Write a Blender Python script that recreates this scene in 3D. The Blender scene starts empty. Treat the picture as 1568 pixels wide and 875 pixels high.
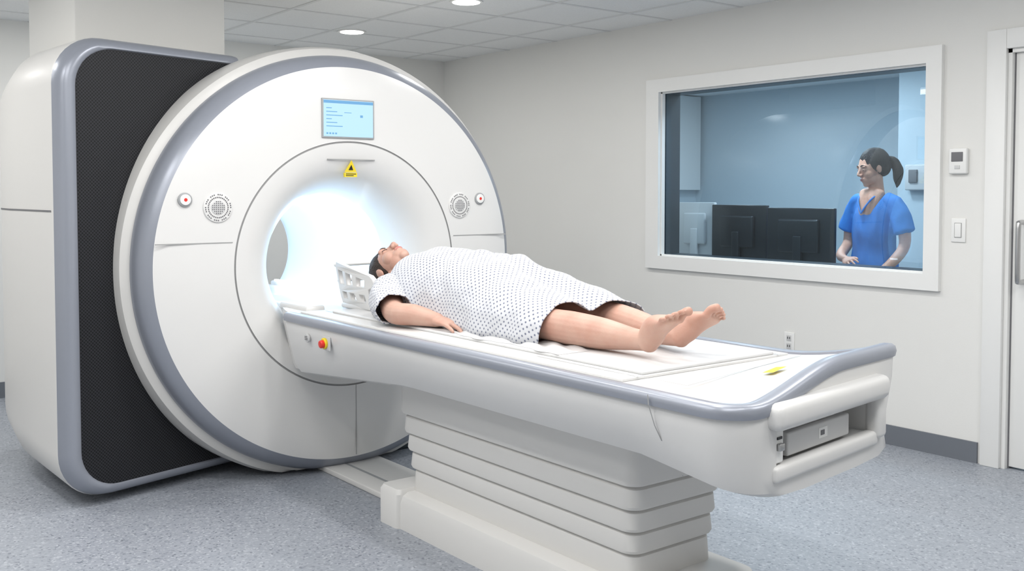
import bpy, bmesh, math, random
from mathutils import Vector, Matrix, noise
random.seed(3)
S = bpy.context.scene
COL = S.collection
V = Vector

# ------------------------------------------------------------------ materials
def mat(name, col, rough=.5, metal=0, spec=.5, bump=None, var=None, emit=None, coat=0, sss=0):
    m = bpy.data.materials.new(name); m.use_nodes = True
    nt = m.node_tree; b = nt.nodes["Principled BSDF"]
    b.inputs["Base Color"].default_value = (*col, 1)
    b.inputs["Roughness"].default_value = rough
    b.inputs["Metallic"].default_value = metal
    b.inputs["Specular IOR Level"].default_value = spec
    b.inputs["Coat Weight"].default_value = coat
    if sss:
        b.inputs["Subsurface Weight"].default_value = sss
        b.inputs["Subsurface Radius"].default_value = (.012, .005, .003)
        b.inputs["Subsurface Scale"].default_value = 1
    if emit:
        b.inputs["Emission Color"].default_value = (*emit[0], 1)
        b.inputs["Emission Strength"].default_value = emit[1]
    tc = nt.nodes.new("ShaderNodeTexCoord")
    if var:
        n = nt.nodes.new("ShaderNodeTexNoise"); n.inputs["Scale"].default_value = var[0]
        n.inputs["Detail"].default_value = 3
        nt.links.new(tc.outputs["Object"], n.inputs["Vector"])
        r = nt.nodes.new("ShaderNodeValToRGB")
        a = var[1]
        r.color_ramp.elements[0].position = .3; r.color_ramp.elements[1].position = .7
        r.color_ramp.elements[0].color = (*[max(0, c*(1-a)) for c in col], 1)
        r.color_ramp.elements[1].color = (*[min(1, c*(1+a)) for c in col], 1)
        nt.links.new(n.outputs["Fac"], r.inputs["Fac"])
        nt.links.new(r.outputs["Color"], b.inputs["Base Color"])
    if bump:
        n = nt.nodes.new("ShaderNodeTexNoise"); n.inputs["Scale"].default_value = bump[0]
        n.inputs["Detail"].default_value = 4
        mp = nt.nodes.new("ShaderNodeMapping")
        if len(bump) > 2: mp.inputs["Scale"].default_value = bump[2]
        nt.links.new(tc.outputs["Object"], mp.inputs["Vector"])
        nt.links.new(mp.outputs["Vector"], n.inputs["Vector"])
        bp = nt.nodes.new("ShaderNodeBump"); bp.inputs["Strength"].default_value = bump[1]
        bp.inputs["Distance"].default_value = .01
        nt.links.new(n.outputs["Fac"], bp.inputs["Height"])
        nt.links.new(bp.outputs["Normal"], b.inputs["Normal"])
    return m

M_wall = mat("wall_paint", (.79, .785, .76), .75, bump=(180, .04), var=(.8, .015))
M_ceil = mat("ceiling_tile", (.84, .85, .85), .9, bump=(220, .12), var=(160, .04))
M_tbar = mat("ceiling_tbar", (.72, .73, .73), .6)
M_trim = mat("trim_paint", (.84, .84, .825), .4)
M_base = mat("baseboard_vinyl", (.16, .175, .20), .5)
M_white = mat("scanner_white", (.74, .735, .725), .28, coat=.2, var=(1.2, .01))
M_body = mat("scanner_body", (.68, .67, .65), .4)
M_blue = mat("bluegrey_trim", (.30, .32, .37), .32, metal=.25)
M_seam = mat("seam_dark", (.16, .16, .17), .6)
M_seaml = mat("seam_light", (.36, .36, .36), .6)
M_tablew = mat("table_white", (.70, .695, .685), .32, coat=.1)
M_pad = mat("pad_vinyl", (.64, .64, .64), .4, bump=(9, .12))
M_ped = mat("bellows_plastic", (.72, .71, .69), .5)
M_black = mat("black_plastic", (.015, .016, .02), .35)
M_dark = mat("dark_metal", (.02, .03, .04), .4)
M_grey = mat("grey_plastic", (.35, .36, .37), .5)
M_lgrey = mat("light_plastic", (.6, .6, .6), .4)
M_steel = mat("brushed_steel", (.5, .5, .5), .3, metal=1)
M_yel = mat("yellow_label", (.85, .65, .03), .5)
M_red = mat("red_button", (.7, .03, .02), .35)

def skin_mat(name, col, sss):
    m = mat(name, col, .5, sss=sss)
    nt = m.node_tree; b = nt.nodes["Principled BSDF"]
    tc = nt.nodes.new("ShaderNodeTexCoord")
    n = nt.nodes.new("ShaderNodeTexNoise"); n.inputs["Scale"].default_value = 11; n.inputs["Detail"].default_value = 5
    nt.links.new(tc.outputs["Object"], n.inputs["Vector"])
    r = nt.nodes.new("ShaderNodeValToRGB")
    e = r.color_ramp.elements
    e[0].position = .32; e[0].color = (col[0]*.95, col[1]*.84, col[2]*.82, 1)
    e[1].position = .68; e[1].color = (col[0]*1.05, col[1]*1.08, col[2]*1.10, 1)
    nt.links.new(n.outputs["Fac"], r.inputs[0]); nt.links.new(r.outputs[0], b.inputs["Base Color"])
    n2 = nt.nodes.new("ShaderNodeTexNoise"); n2.inputs["Scale"].default_value = 140; n2.inputs["Detail"].default_value = 4
    nt.links.new(tc.outputs["Object"], n2.inputs["Vector"])
    bp = nt.nodes.new("ShaderNodeBump"); bp.inputs["Strength"].default_value = .12; bp.inputs["Distance"].default_value = .004
    nt.links.new(n2.outputs["Fac"], bp.inputs["Height"]); nt.links.new(bp.outputs[0], b.inputs["Normal"])
    return m
M_skin = skin_mat("skin", (.54, .335, .26), .12)
M_skin2 = skin_mat("skin_nurse", (.78, .42, .29), 0)
M_lip = mat("lips", (.50, .17, .15), .45)
M_hair = mat("hair_dark", (.030, .018, .013), .6, bump=(60, .8, (1, 8, 1)))
M_scrub = mat("scrub_blue", (.05, .24, .66), .8, var=(6, .12), bump=(10, .5))
M_led = mat("led_white", (1, 1, 1), .5, emit=((1, .99, .96), 8))
M_fill = mat("fill_panel_glow", (1, 1, 1), .5, emit=((1, .99, .97), 2))  # emission for the added fill panels
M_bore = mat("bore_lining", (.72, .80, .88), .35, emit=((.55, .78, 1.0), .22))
M_glint = mat("bore_glint", (1, 1, 1), .5, emit=((.8, .92, 1), 5))  # glow standing in for a reflected highlight
M_screen = mat("lcd", (.1, .2, .3), .2, emit=((.62, .86, 1), .75))
M_screen2 = mat("lcd_bar", (.1, .2, .3), .2, emit=((.12, .36, .7), .6))
M_bwall = mat("control_wall", (.52, .60, .65), .8)
M_desk = mat("desk_laminate", (.4, .42, .43), .5)

def floor_mat():
    m = bpy.data.materials.new("speckled_vinyl"); m.use_nodes = True
    nt = m.node_tree; b = nt.nodes["Principled BSDF"]
    tc = nt.nodes.new("ShaderNodeTexCoord")
    v = nt.nodes.new("ShaderNodeTexVoronoi"); v.inputs["Scale"].default_value = 110
    nt.links.new(tc.outputs["Object"], v.inputs["Vector"])
    sp = nt.nodes.new("ShaderNodeSeparateColor")
    nt.links.new(v.outputs["Color"], sp.inputs[0])
    r = nt.nodes.new("ShaderNodeValToRGB"); r.color_ramp.interpolation = 'LINEAR'
    e = r.color_ramp.elements
    e[0].position = 0; e[0].color = (.18, .20, .235, 1)
    e[1].position = 1; e[1].color = (.46, .49, .53, 1)
    for p, c in ((.12, (.30, .325, .37, 1)), (.85, (.355, .38, .425, 1))):
        x = e.new(p); x.color = c
    nt.links.new(sp.outputs[0], r.inputs["Fac"])
    n = nt.nodes.new("ShaderNodeTexNoise"); n.inputs["Scale"].default_value = 1.5
    nt.links.new(tc.outputs["Object"], n.inputs["Vector"])
    mx = nt.nodes.new("ShaderNodeMix"); mx.data_type = 'RGBA'; mx.blend_type = 'MULTIPLY'
    mx.inputs[0].default_value = .10
    nt.links.new(r.outputs["Color"], mx.inputs[6]); nt.links.new(n.outputs["Fac"], mx.inputs[7])
    nt.links.new(mx.outputs[2], b.inputs["Base Color"])
    b.inputs["Roughness"].default_value = .42
    return m
M_floor = floor_mat()

def mesh_grille():
    m = bpy.data.materials.new("black_mesh_grille"); m.use_nodes = True
    nt = m.node_tree; b = nt.nodes["Principled BSDF"]
    tc = nt.nodes.new("ShaderNodeTexCoord")
    mp = nt.nodes.new("ShaderNodeMapping"); mp.inputs["Rotation"].default_value = (math.radians(45), 0, 0)
    mp.inputs["Scale"].default_value = (0, 90, 90)
    v = nt.nodes.new("ShaderNodeTexVoronoi"); v.inputs["Scale"].default_value = 1; v.inputs["Randomness"].default_value = 0
    nt.links.new(tc.outputs["Object"], mp.inputs[0]); nt.links.new(mp.outputs[0], v.inputs["Vector"])
    r = nt.nodes.new("ShaderNodeValToRGB")
    r.color_ramp.elements[0].position = .32; r.color_ramp.elements[0].color = (.004, .004, .005, 1)
    r.color_ramp.elements[1].position = .46; r.color_ramp.elements[1].color = (.026, .027, .032, 1)
    nt.links.new(v.outputs["Distance"], r.inputs[0]); nt.links.new(r.outputs[0], b.inputs["Base Color"])
    b.inputs["Roughness"].default_value = .5
    b.inputs["Specular IOR Level"].default_value = .3
    return m
M_mesh = mesh_grille()

def gown_mat():
    m = bpy.data.materials.new("gown_dotted_cotton"); m.use_nodes = True
    nt = m.node_tree; b = nt.nodes["Principled BSDF"]
    tc = nt.nodes.new("ShaderNodeTexCoord")
    mp = nt.nodes.new("ShaderNodeMapping"); mp.inputs["Rotation"].default_value = (0, 0, math.radians(45))
    mp.inputs["Scale"].default_value = (57, 57, 0)
    v = nt.nodes.new("ShaderNodeTexVoronoi"); v.voronoi_dimensions = '2D'
    v.inputs["Scale"].default_value = 1; v.inputs["Randomness"].default_value = 0
    nt.links.new(tc.outputs["UV"], mp.inputs[0]); nt.links.new(mp.outputs[0], v.inputs["Vector"])
    r = nt.nodes.new("ShaderNodeValToRGB")
    r.color_ramp.elements[0].position = .15; r.color_ramp.elements[0].color = (.15, .165, .235, 1)
    r.color_ramp.elements[1].position = .26; r.color_ramp.elements[1].color = (.60, .61, .64, 1)
    nt.links.new(v.outputs["Distance"], r.inputs[0]); nt.links.new(r.outputs[0], b.inputs["Base Color"])
    b.inputs["Roughness"].default_value = .85
    n = nt.nodes.new("ShaderNodeTexNoise"); n.inputs["Scale"].default_value = 14; n.inputs["Detail"].default_value = 3
    nt.links.new(tc.outputs["Object"], n.inputs["Vector"])
    bp = nt.nodes.new("ShaderNodeBump"); bp.inputs["Strength"].default_value = .7; bp.inputs["Distance"].default_value = .018
    nt.links.new(n.outputs["Fac"], bp.inputs["Height"]); nt.links.new(bp.outputs[0], b.inputs["Normal"])
    return m
M_gown = gown_mat()

def glass_mat():
    m = bpy.data.materials.new("tinted_glass"); m.use_nodes = True
    nt = m.node_tree; nt.nodes.clear()
    o = nt.nodes.new("ShaderNodeOutputMaterial")
    t = nt.nodes.new("ShaderNodeBsdfTransparent"); t.inputs[0].default_value = (.56, .69, .77, 1)
    g = nt.nodes.new("ShaderNodeBsdfGlossy"); g.inputs["Roughness"].default_value = .0
    g.inputs[0].default_value = (.8, .92, 1, 1)
    f = nt.nodes.new("ShaderNodeFresnel"); f.inputs[0].default_value = 1.8
    x = nt.nodes.new("ShaderNodeMixShader")
    nt.links.new(f.outputs[0], x.inputs[0]); nt.links.new(t.outputs[0], x.inputs[1]); nt.links.new(g.outputs[0], x.inputs[2])
    nt.links.new(x.outputs[0], o.inputs[0])
    return m
M_glass = glass_mat()

# ------------------------------------------------------------------ helpers
def empty(name, loc=(0, 0, 0)):
    e = bpy.data.objects.new(name, None); COL.objects.link(e); e.location = loc
    e.empty_display_size = .1
    return e

def reparent(o, parent):
    if parent is not None:
        o.parent = parent
        o.matrix_parent_inverse = Matrix.Translation(parent.location).inverted()

def mkobj(name, verts, faces, m=None, parent=None, smooth=False, midx=None):
    me = bpy.data.meshes.new(name)
    me.from_pydata([tuple(v) for v in verts], [], faces)
    me.validate(); me.update()
    ms = m if isinstance(m, (list, tuple)) else [m]
    for k in ms:
        if k: me.materials.append(k)
    if midx:
        for p, i in zip(me.polygons, midx): p.material_index = i
    bm = bmesh.new(); bm.from_mesh(me)
    bmesh.ops.recalc_face_normals(bm, faces=bm.faces); bm.to_mesh(me); bm.free()
    if smooth:
        for p in me.polygons: p.use_smooth = True
    o = bpy.data.objects.new(name, me); COL.objects.link(o)
    reparent(o, parent)
    return o

def autosmooth(o, ang=35):
    me = o.data
    for p in me.polygons: p.use_smooth = True
    bm = bmesh.new(); bm.from_mesh(me)
    for e in bm.edges:
        if len(e.link_faces) == 2 and e.calc_face_angle(0) > math.radians(ang): e.smooth = False
    bm.to_mesh(me); bm.free()

def bake(o):
    dg = bpy.context.evaluated_depsgraph_get()
    me = bpy.data.meshes.new_from_object(o.evaluated_get(dg))
    o.modifiers.clear(); o.data = me
    return o

def bev(o, w, seg=3):
    me = o.data
    bm = bmesh.new(); bm.from_mesh(me)
    es = [e for e in bm.edges if len(e.link_faces) == 2 and e.calc_face_angle(0) > math.radians(35)]
    bmesh.ops.bevel(bm, geom=es, offset=w, segments=seg, profile=.5, affect='EDGES', clamp_overlap=True)
    bm.to_mesh(me); bm.free()
    autosmooth(o, 40)

BF = [(0, 1, 3, 2), (4, 6, 7, 5), (0, 4, 5, 1), (2, 3, 7, 6), (0, 2, 6, 4), (1, 5, 7, 3)]
def box(name, lo, hi, m, parent=None, bevel=0, rz=0, seg=3):
    c = [(a+b)/2 for a, b in zip(lo, hi)]
    h = [(b-a)/2 for a, b in zip(lo, hi)]
    R = Matrix.Rotation(rz, 3, 'Z')
    vs = [V(c)+R @ V((sx*h[0], sy*h[1], sz*h[2])) for sx in (-1, 1) for sy in (-1, 1) for sz in (-1, 1)]
    o = mkobj(name, vs, BF, m, parent)
    if bevel: bev(o, bevel, seg)
    return o

def boxes(name, lst, m, parent=None, bevel=0):
    vs, fs = [], []
    for lo, hi in lst:
        n = len(vs)
        vs += [(x, y, z) for x in (lo[0], hi[0]) for y in (lo[1], hi[1]) for z in (lo[2], hi[2])]
        fs += [tuple(i+n for i in f) for f in BF]
    o = mkobj(name, vs, fs, m, parent)
    if bevel: bev(o, bevel, 2)
    return o

def lathe(name, prof, cy, cz, seg, m, parent=None, bands=None, clampz=None):
    vs, fs, mi = [], [], []
    for x, r in prof:
        for k in range(seg):
            a = 2*math.pi*k/seg
            z = cz+r*math.sin(a)
            if clampz is not None: z = max(z, clampz)
            vs.append((x, cy+r*math.cos(a), z))
    n = len(prof)
    for i in range(n-1):
        for k in range(seg):
            k2 = (k+1) % seg
            fs.append((i*seg+k, i*seg+k2, (i+1)*seg+k2, (i+1)*seg+k)); mi.append(bands[i] if bands else 0)
    o = mkobj(name, vs, fs, m, parent, midx=mi)
    autosmooth(o, 30)
    return o

def cyl(name, c, axis, r, d, m, parent=None, bevel=0, seg=32):
    c = V(c); axis = V(axis).normalized()
    q = axis.to_track_quat('Z', 'Y')
    vs, fs = [], []
    for s in (-.5, .5):
        for k in range(seg):
            a = 2*math.pi*k/seg
            vs.append(c+q @ V((r*math.cos(a), r*math.sin(a), s*d)))
    for k in range(seg):
        k2 = (k+1) % seg
        fs.append((k, k2, seg+k2, seg+k))
    fs.append(tuple(range(seg-1, -1, -1))); fs.append(tuple(range(seg, 2*seg)))
    o = mkobj(name, vs, fs, m, parent)
    if bevel: bev(o, bevel)
    else: autosmooth(o, 40)
    return o

def loft(name, rings, m, parent=None, cap=(True, True), smooth=40, midx_fn=None):
    n = len(rings[0]); vs = [v for r in rings for v in r]; fs = []; mi = []
    for i in range(len(rings)-1):
        for k in range(n):
            k2 = (k+1) % n
            fs.append((i*n+k, i*n+k2, (i+1)*n+k2, (i+1)*n+k)); mi.append(midx_fn(i, k) if midx_fn else 0)
    if cap[0]: fs.append(tuple(range(n-1, -1, -1))); mi.append(midx_fn(-1, 0) if midx_fn else 0)
    if cap[1]: fs.append(tuple(range((len(rings)-1)*n, len(rings)*n))); mi.append(midx_fn(-2, 0) if midx_fn else 0)
    o = mkobj(name, vs, fs, m, parent, midx=mi)
    autosmooth(o, smooth)
    return o

def rrect(a0, a1, b0, b1, r, seg=8, rr=None):
    rr = r if rr is None else rr
    pts = []
    for (ca, cb, st, q) in ((a1-rr, b1-rr, 0, rr), (a0+r, b1-r, 90, r), (a0+r, b0+r, 180, r), (a1-rr, b0+rr, 270, rr)):
        for k in range(seg+1):
            t = math.radians(st+90*k/seg)
            pts.append((ca+q*math.cos(t), cb+q*math.sin(t)))
    return pts

def catmull(P, sub):
    out = []
    n = len(P)
    for i in range(n-1):
        p0 = P[max(i-1, 0)]; p1 = P[i]; p2 = P[i+1]; p3 = P[min(i+2, n-1)]
        for s in range(sub):
            t = s/sub
            out.append([.5*((2*b)+(-a+c)*t+(2*a-5*b+4*c-d)*t*t+(-a+3*b-3*c+d)*t**3) for a, b, c, d in zip(p0, p1, p2, p3)])
    out.append(list(P[-1]))
    return out

class Blob:
    def __init__(s): s.v = []; s.f = []
    def tube(s, pts, rad, side=(0, 1, 0), sub=4, n=20, cap=.8):
        P = [list(p)+(list(r) if isinstance(r, (tuple, list)) else [r, r]) for p, r in zip(pts, rad)]
        P = catmull(P, sub) if len(P) > 1 else P
        C = [V(p[:3]) for p in P]; R = [(p[3], p[4]) for p in P]
        T = []
        for i in range(len(C)):
            T.append((C[min(i+1, len(C)-1)]-C[max(i-1, 0)]).normalized())
        cs, rs, ts = [], [], []
        if cap:
            for a in (80, 60, 35, 15):
                a = math.radians(a); rr = min(R[0])
                cs.append(C[0]-T[0]*rr*cap*math.sin(a)); rs.append((R[0][0]*math.cos(a), R[0][1]*math.cos(a))); ts.append(T[0])
        cs += C; rs += R; ts += T
        if cap:
            for a in (15, 35, 60, 80):
                a = math.radians(a); rr = min(R[-1])
                cs.append(C[-1]+T[-1]*rr*cap*math.sin(a)); rs.append((R[-1][0]*math.cos(a), R[-1][1]*math.cos(a))); ts.append(T[-1])
        base = len(s.v); sd = V(side)
        for c, r, t in zip(cs, rs, ts):
            a = (sd-t*sd.dot(t)).normalized(); b = t.cross(a)
            for k in range(n):
                th = 2*math.pi*k/n
                s.v.append(c+a*r[0]*math.cos(th)+b*r[1]*math.sin(th))
        m = len(cs)
        for i in range(m-1):
            for k in range(n):
                k2 = (k+1) % n
                s.f.append((base+i*n+k, base+i*n+k2, base+(i+1)*n+k2, base+(i+1)*n+k))
        s.f.append(tuple(base+k for k in range(n-1, -1, -1)))
        s.f.append(tuple(base+(m-1)*n+k for k in range(n)))
    def ell(s, c, r, M=None, n=24):
        base = len(s.v); h = n//2
        M = M or Matrix.Identity(4)
        s.v.append(M @ V((c[0], c[1], c[2]+r[2])))
        for i in range(1, h):
            ph = math.pi*i/h
            for k in range(n):
                th = 2*math.pi*k/n
                s.v.append(M @ V((c[0]+r[0]*math.sin(ph)*math.cos(th), c[1]+r[1]*math.sin(ph)*math.sin(th), c[2]+r[2]*math.cos(ph))))
        s.v.append(M @ V((c[0], c[1], c[2]-r[2])))
        e = base+1+(h-1)*n
        for k in range(n):
            k2 = (k+1) % n
            s.f.append((base, base+1+k, base+1+k2))
            for i in range(h-2):
                s.f.append((base+1+i*n+k, base+1+(i+1)*n+k, base+1+(i+1)*n+k2, base+1+i*n+k2))
            s.f.append((e, base+1+(h-2)*n+k2, base+1+(h-2)*n+k))
    def make(s, name, m, parent=None, voxel=.004, smooth=6, wr=None):
        me = bpy.data.meshes.new(name); me.from_pydata([tuple(v) for v in s.v], [], s.f); me.update()
        bm = bmesh.new(); bm.from_mesh(me); bmesh.ops.recalc_face_normals(bm, faces=bm.faces); bm.to_mesh(me); bm.free()
        me.materials.append(m)
        o = bpy.data.objects.new(name, me); COL.objects.link(o)
        if voxel:
            r = o.modifiers.new("r", 'REMESH'); r.mode = 'VOXEL'; r.voxel_size = voxel
            if smooth:
                q = o.modifiers.new("s", 'SMOOTH'); q.factor = .5; q.iterations = smooth
            bake(o)
        if wr:
            ns = [(v.co.copy(), v.normal.copy()) for v in o.data.vertices]
            out = [c+n*wr(c) for c, n in ns]
            for v, c in zip(o.data.vertices, out): v.co = c
        if not o.data.materials: o.data.materials.append(m)
        for p in o.data.polygons: p.use_smooth = True
        reparent(o, parent)
        return o

# ------------------------------------------------------------------ room shell
X0, X1, Y0, Y1, ZC = -7.6, 1.8, -2.2, 5.12, 2.61
box("floor", (X0-.2, Y0-.2, -.1), (X1+.2, 8.4, 0), M_floor)
ce = box("ceiling", (X0-.2, Y0-.2, ZC), (X1+.2, Y1+.1, ZC+.1), M_ceil)
bars = []
x = X0+.35
while x < X1:
    bars.append(((x-.012, Y0, ZC-.004), (x+.012, Y1, ZC+.01))); x += .61
y = Y1-.42
while y > Y0:
    bars.append(((X0, y-.012, ZC-.0045), (X1, y+.012, ZC+.01))); y -= .61
boxes("ceiling_grid", bars, M_tbar)
WX0, WX1, WZ0, WZ1 = -4.90, -2.92, .98, 2.12
DX0, DX1, DZ = -2.49, -1.54, 2.15
T = .18
boxes("wall_right", [((X0-.2, Y1, 0), (WX0, Y1+T, 2.7)), ((WX0, Y1, 0), (WX1, Y1+T, WZ0)), ((WX0, Y1, WZ1), (WX1, Y1+T, 2.7)),
                     ((WX1, Y1, 0), (DX0, Y1+T, 2.7)), ((DX0, Y1, DZ), (DX1, Y1+T, 2.7)), ((DX1, Y1, 0), (X1+.2, Y1+T, 2.7))], M_wall)
box("wall_back", (X0-.15, Y0, 0), (X0, Y1, 2.7), M_wall)
box("wall_left", (X0, Y0-.15, 0), (X1, Y0, 2.7), M_wall)
box("wall_front", (X1, Y0, 0), (X1+.15, Y1, 2.7), M_wall)
boxes("baseboard_right", [((X0, Y1-.012, 0), (DX0-.12, Y1, .11)), ((DX1+.12, Y1-.012, 0), (X1, Y1, .11))], M_base)
box("baseboard_back", (X0, Y0, 0), (X0+.012, Y1, .11), M_base)
box("ceiling_bulkhead", (-6.15, 1.33, 2.09), (-5.2, 2.09, 2.62), M_wall, bevel=.006)

# window
w = empty("window_1", (-3.9, Y1, 1.5))
tw = .090
boxes("frame_trim", [((WX0-tw-.03, Y1-.028, WZ1), (WX1+tw, Y1, WZ1+tw)), ((WX0-tw-.03, Y1-.028, WZ0-tw), (WX1+tw, Y1, WZ0)),
                     ((WX0-tw-.03, Y1-.028, WZ0), (WX0, Y1, WZ1)), ((WX1, Y1-.028, WZ0), (WX1+tw, Y1, WZ1))], M_trim, w)
boxes("jamb", [((WX0, Y1+.03, WZ0), (WX0+.012, Y1+T, WZ1)), ((WX1-.012, Y1+.03, WZ0), (WX1, Y1+T, WZ1)),
               ((WX0, Y1+.03, WZ0), (WX1, Y1+T, WZ0+.012)), ((WX0, Y1+.03, WZ1-.012), (WX1, Y1+T, WZ1))], M_dark, w)
boxes("stop_bead", [((WX0, Y1, WZ0), (WX0+.01, Y1+.03, WZ1)), ((WX1-.01, Y1, WZ0), (WX1, Y1+.03, WZ1)),
               ((WX0, Y1, WZ0), (WX1, Y1+.03, WZ0+.01)), ((WX0, Y1, WZ1-.01), (WX1, Y1+.03, WZ1))], M_trim, w)
mkobj("glass", [(WX0, Y1+.035, WZ0), (WX1, Y1+.035, WZ0), (WX1, Y1+.035, WZ1), (WX0, Y1+.035, WZ1)], [(0, 1, 2, 3)], M_glass, w)

# door
d = empty("door_1", (-2.0, Y1, 0))
box("slab", (DX0+.02, Y1+.03, .01), (DX1-.02, Y1+.075, DZ-.02), M_trim, d, .003)
boxes("casing", [((DX0-.10, Y1-.025, 0), (DX0, Y1, DZ+.10)), ((DX1, Y1-.025, 0), (DX1+.10, Y1, DZ+.10)), ((DX0, Y1-.025, DZ), (DX1, Y1, DZ+.10))], M_trim, d, .004)
boxes("stop", [((DX0, Y1, 0), (DX0+.02, Y1+.12, DZ)), ((DX1-.02, Y1, 0), (DX1, Y1+.12, DZ)), ((DX0, Y1, DZ-.02), (DX1, Y1+.12, DZ))], M_trim, d)
boxes("gap", [((DX0+.019, Y1+.028, 0), (DX0+.027, Y1+.078, DZ))], M_seam, d)
hb = Blob()
hx = DX0+.088
hb.tube([(hx, Y1+.03, 1.27), (hx, Y1-.03, 1.27), (hx, Y1-.045, 1.24), (hx, Y1-.045, 1.0), (hx, Y1-.03, .97), (hx, Y1+.03, .97)], [.013]*6, side=(1, 0, 0), sub=4, n=14)
hb.make("pull_handle", M_steel, d, voxel=0)

# wall devices
t = empty("thermostat", (-2.735, Y1, 1.585))
box("housing", (-2.785, Y1-.028, 1.52), (-2.685, Y1, 1.655), M_trim, t, .008)
box("lcd", (-2.768, Y1-.031, 1.585), (-2.705, Y1-.026, 1.635), M_seam, t, .002)
box("keys", (-2.75, Y1-.031, 1.545), (-2.72, Y1-.026, 1.565), M_lgrey, t, .002)
t = empty("light_switch", (-2.735, Y1, 1.22))
box("plate", (-2.775, Y1-.008, 1.158), (-2.695, Y1, 1.285), M_trim, t, .004)
box("rocker_gap", (-2.755, Y1-.0095, 1.182), (-2.715, Y1-.006, 1.261), M_seaml, t)
box("rocker", (-2.752, Y1-.013, 1.185), (-2.718, Y1-.006, 1.258), M_trim, t, .003)
t = empty("power_outlet", (-3.8, Y1, .50))
box("plate", (-3.84, Y1-.008, .44), (-3.765, Y1, .56), M_trim, t, .003)
for i, zz in enumerate((.475, .525)):
    box("socket_%d" % i, (-3.82, Y1-.011, zz-.018), (-3.785, Y1-.006, zz+.018), M_lgrey, t, .003)
    boxes("slots_%d" % i, [((-3.812, Y1-.0125, zz-.006), (-3.808, Y1-.01, zz+.008)), ((-3.797, Y1-.0125, zz-.006), (-3.793, Y1-.01, zz+.008))], M_black, t)

# ------------------------------------------------------------------ lights
LK = .50
def area(name, loc, size, power, color=(1, .985, .96), sizey=None, shape='DISK'):
    L = bpy.data.lights.new(name, 'AREA'); L.energy = power; L.color = color
    L.shape = 'RECTANGLE' if sizey else shape; L.size = size
    if sizey: L.size_y = sizey
    o = bpy.data.objects.new(name, L); COL.objects.link(o); o.location = loc
    return o
for y in (3.62, 1.9, .2):
    for x in (-6.59, -5.13, -3.67, -2.21, -.75):
        if y == 1.9 and x in (-5.13,): continue
        t = empty("recessed_downlight", (x, y, ZC))
        cyl("lens", (x, y, ZC-.006), (0, 0, 1), .085, .006, M_led, t)
        cyl("ring", (x, y, ZC-.003), (0, 0, 1), .105, .006, M_trim, t, .002)
        a = area("lamp", (x, y, ZC-.02), .18, 18*LK); reparent(a, t)
for (x, y) in ((-.9, 1.05), (-3.0, .8), (-5.9, -.6), (-2.9, 2.75), (-3.0, -.9), (-.6, 3.0)):  # unseen panels added on the ceiling to soften the room light
    t = empty("added_fill_panel", (x, y, ZC))
    box("fill_face", (x-.58, y-.28, ZC-.008), (x+.58, y+.28, ZC-.001), M_fill, t)
    a = area("lamp", (x, y, ZC-.02), 1.16, 28*LK, sizey=.56); reparent(a, t)

# ------------------------------------------------------------------ MRI scanner
mri = empty("mri_scanner", (-5.3, 2.45, 0))
CY, CZ = 2.46, 1.06
prof = [(-4.515, .992), (-4.503, .93), (-4.498, .80), (-4.498, .6195), (-4.504, .617), (-4.504, .613), (-4.498, .6105),
        (-4.502, .56), (-4.512, .52), (-4.53, .48), (-4.56, .445), (-4.61, .41), (-4.69, .375), (-4.80, .357)]
lathe("front_cover", prof, CY, CZ, 192, [M_white, M_seaml], mri, bands=[0, 0, 0, 1, 1, 1, 0, 0, 0, 0, 0, 0, 0])
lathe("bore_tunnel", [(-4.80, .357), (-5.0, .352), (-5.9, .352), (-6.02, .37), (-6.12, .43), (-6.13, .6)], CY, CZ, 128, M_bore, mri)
lathe("trim_ring", [(-4.515, .992), (-4.518, .997), (-4.535, 1.020), (-4.56, 1.042), (-4.60, 1.058), (-4.625, 1.060), (-4.63, 1.052)], CY, CZ, 192, M_blue, mri, clampz=.012)
lathe("gantry_barrel", [(-4.63, 1.045), (-4.635, 1.075), (-4.65, 1.098), (-4.70, 1.112), (-4.80, 1.118), (-5.9, 1.10), (-6.05, 1.06), (-6.13, .95), (-6.13, .6)], CY, CZ, 192, M_body, mri, clampz=.012)
boxes("cover_seams", [((-4.5005, CY-.985, 1.185), (-4.4965, CY-.625, 1.190)), ((-4.5005, CY+.625, 1.185), (-4.4965, CY+.985, 1.190)),
                      ((-4.5005, CY+.02, .08), (-4.4965, CY+.0235, CZ-.62))], M_seaml, mri)
def bodyring(inset, dx, y0, xb=None, zt=2.12, skew=1.0, r=.22):
    pts = rrect(y0+inset, 2.04, .035+inset*.6, zt-inset*.6, max(r-inset*.5, .05), 10, .02)
    out = []
    for (yy, zz) in pts:
        if xb is None: xx = -4.62+dx-.27*(yy-1.1)
        else: xx = xb
        out.append(V((xx, yy, zz)))
    return out
R0 = bodyring(.090, -.012, 1.10)
R1 = bodyring(.082, .0, 1.10)
R2 = bodyring(.055, .0, 1.10)
R3 = bodyring(.02, -.025, 1.10)
R4 = bodyring(0, -.075, 1.10)
R5 = bodyring(-.005, -.085, 1.10)
R6 = bodyring(0, 0, 1.055, -5.35, 2.14, r=.26)
R7 = bodyring(0, 0, 1.075, -5.65, 2.13, r=.30)
R8 = bodyring(.0, 0, 1.14, -5.95, 2.10, r=.36)
R9 = bodyring(.06, 0, 1.24, -6.12, 2.06, r=.40)
loft("side_cabinet", [R4, R5, R6, R7, R8, R9], M_body, mri, cap=(False, True), smooth=50)
loft("cabinet_frame", [R0, R1, R2, R3, R4], M_blue, mri, cap=(False, False), smooth=60)
mkobj("mesh_panel", bodyring(.087, -.010, 1.10), [tuple(range(len(R0)))], M_mesh, mri)
vs = []
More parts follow.
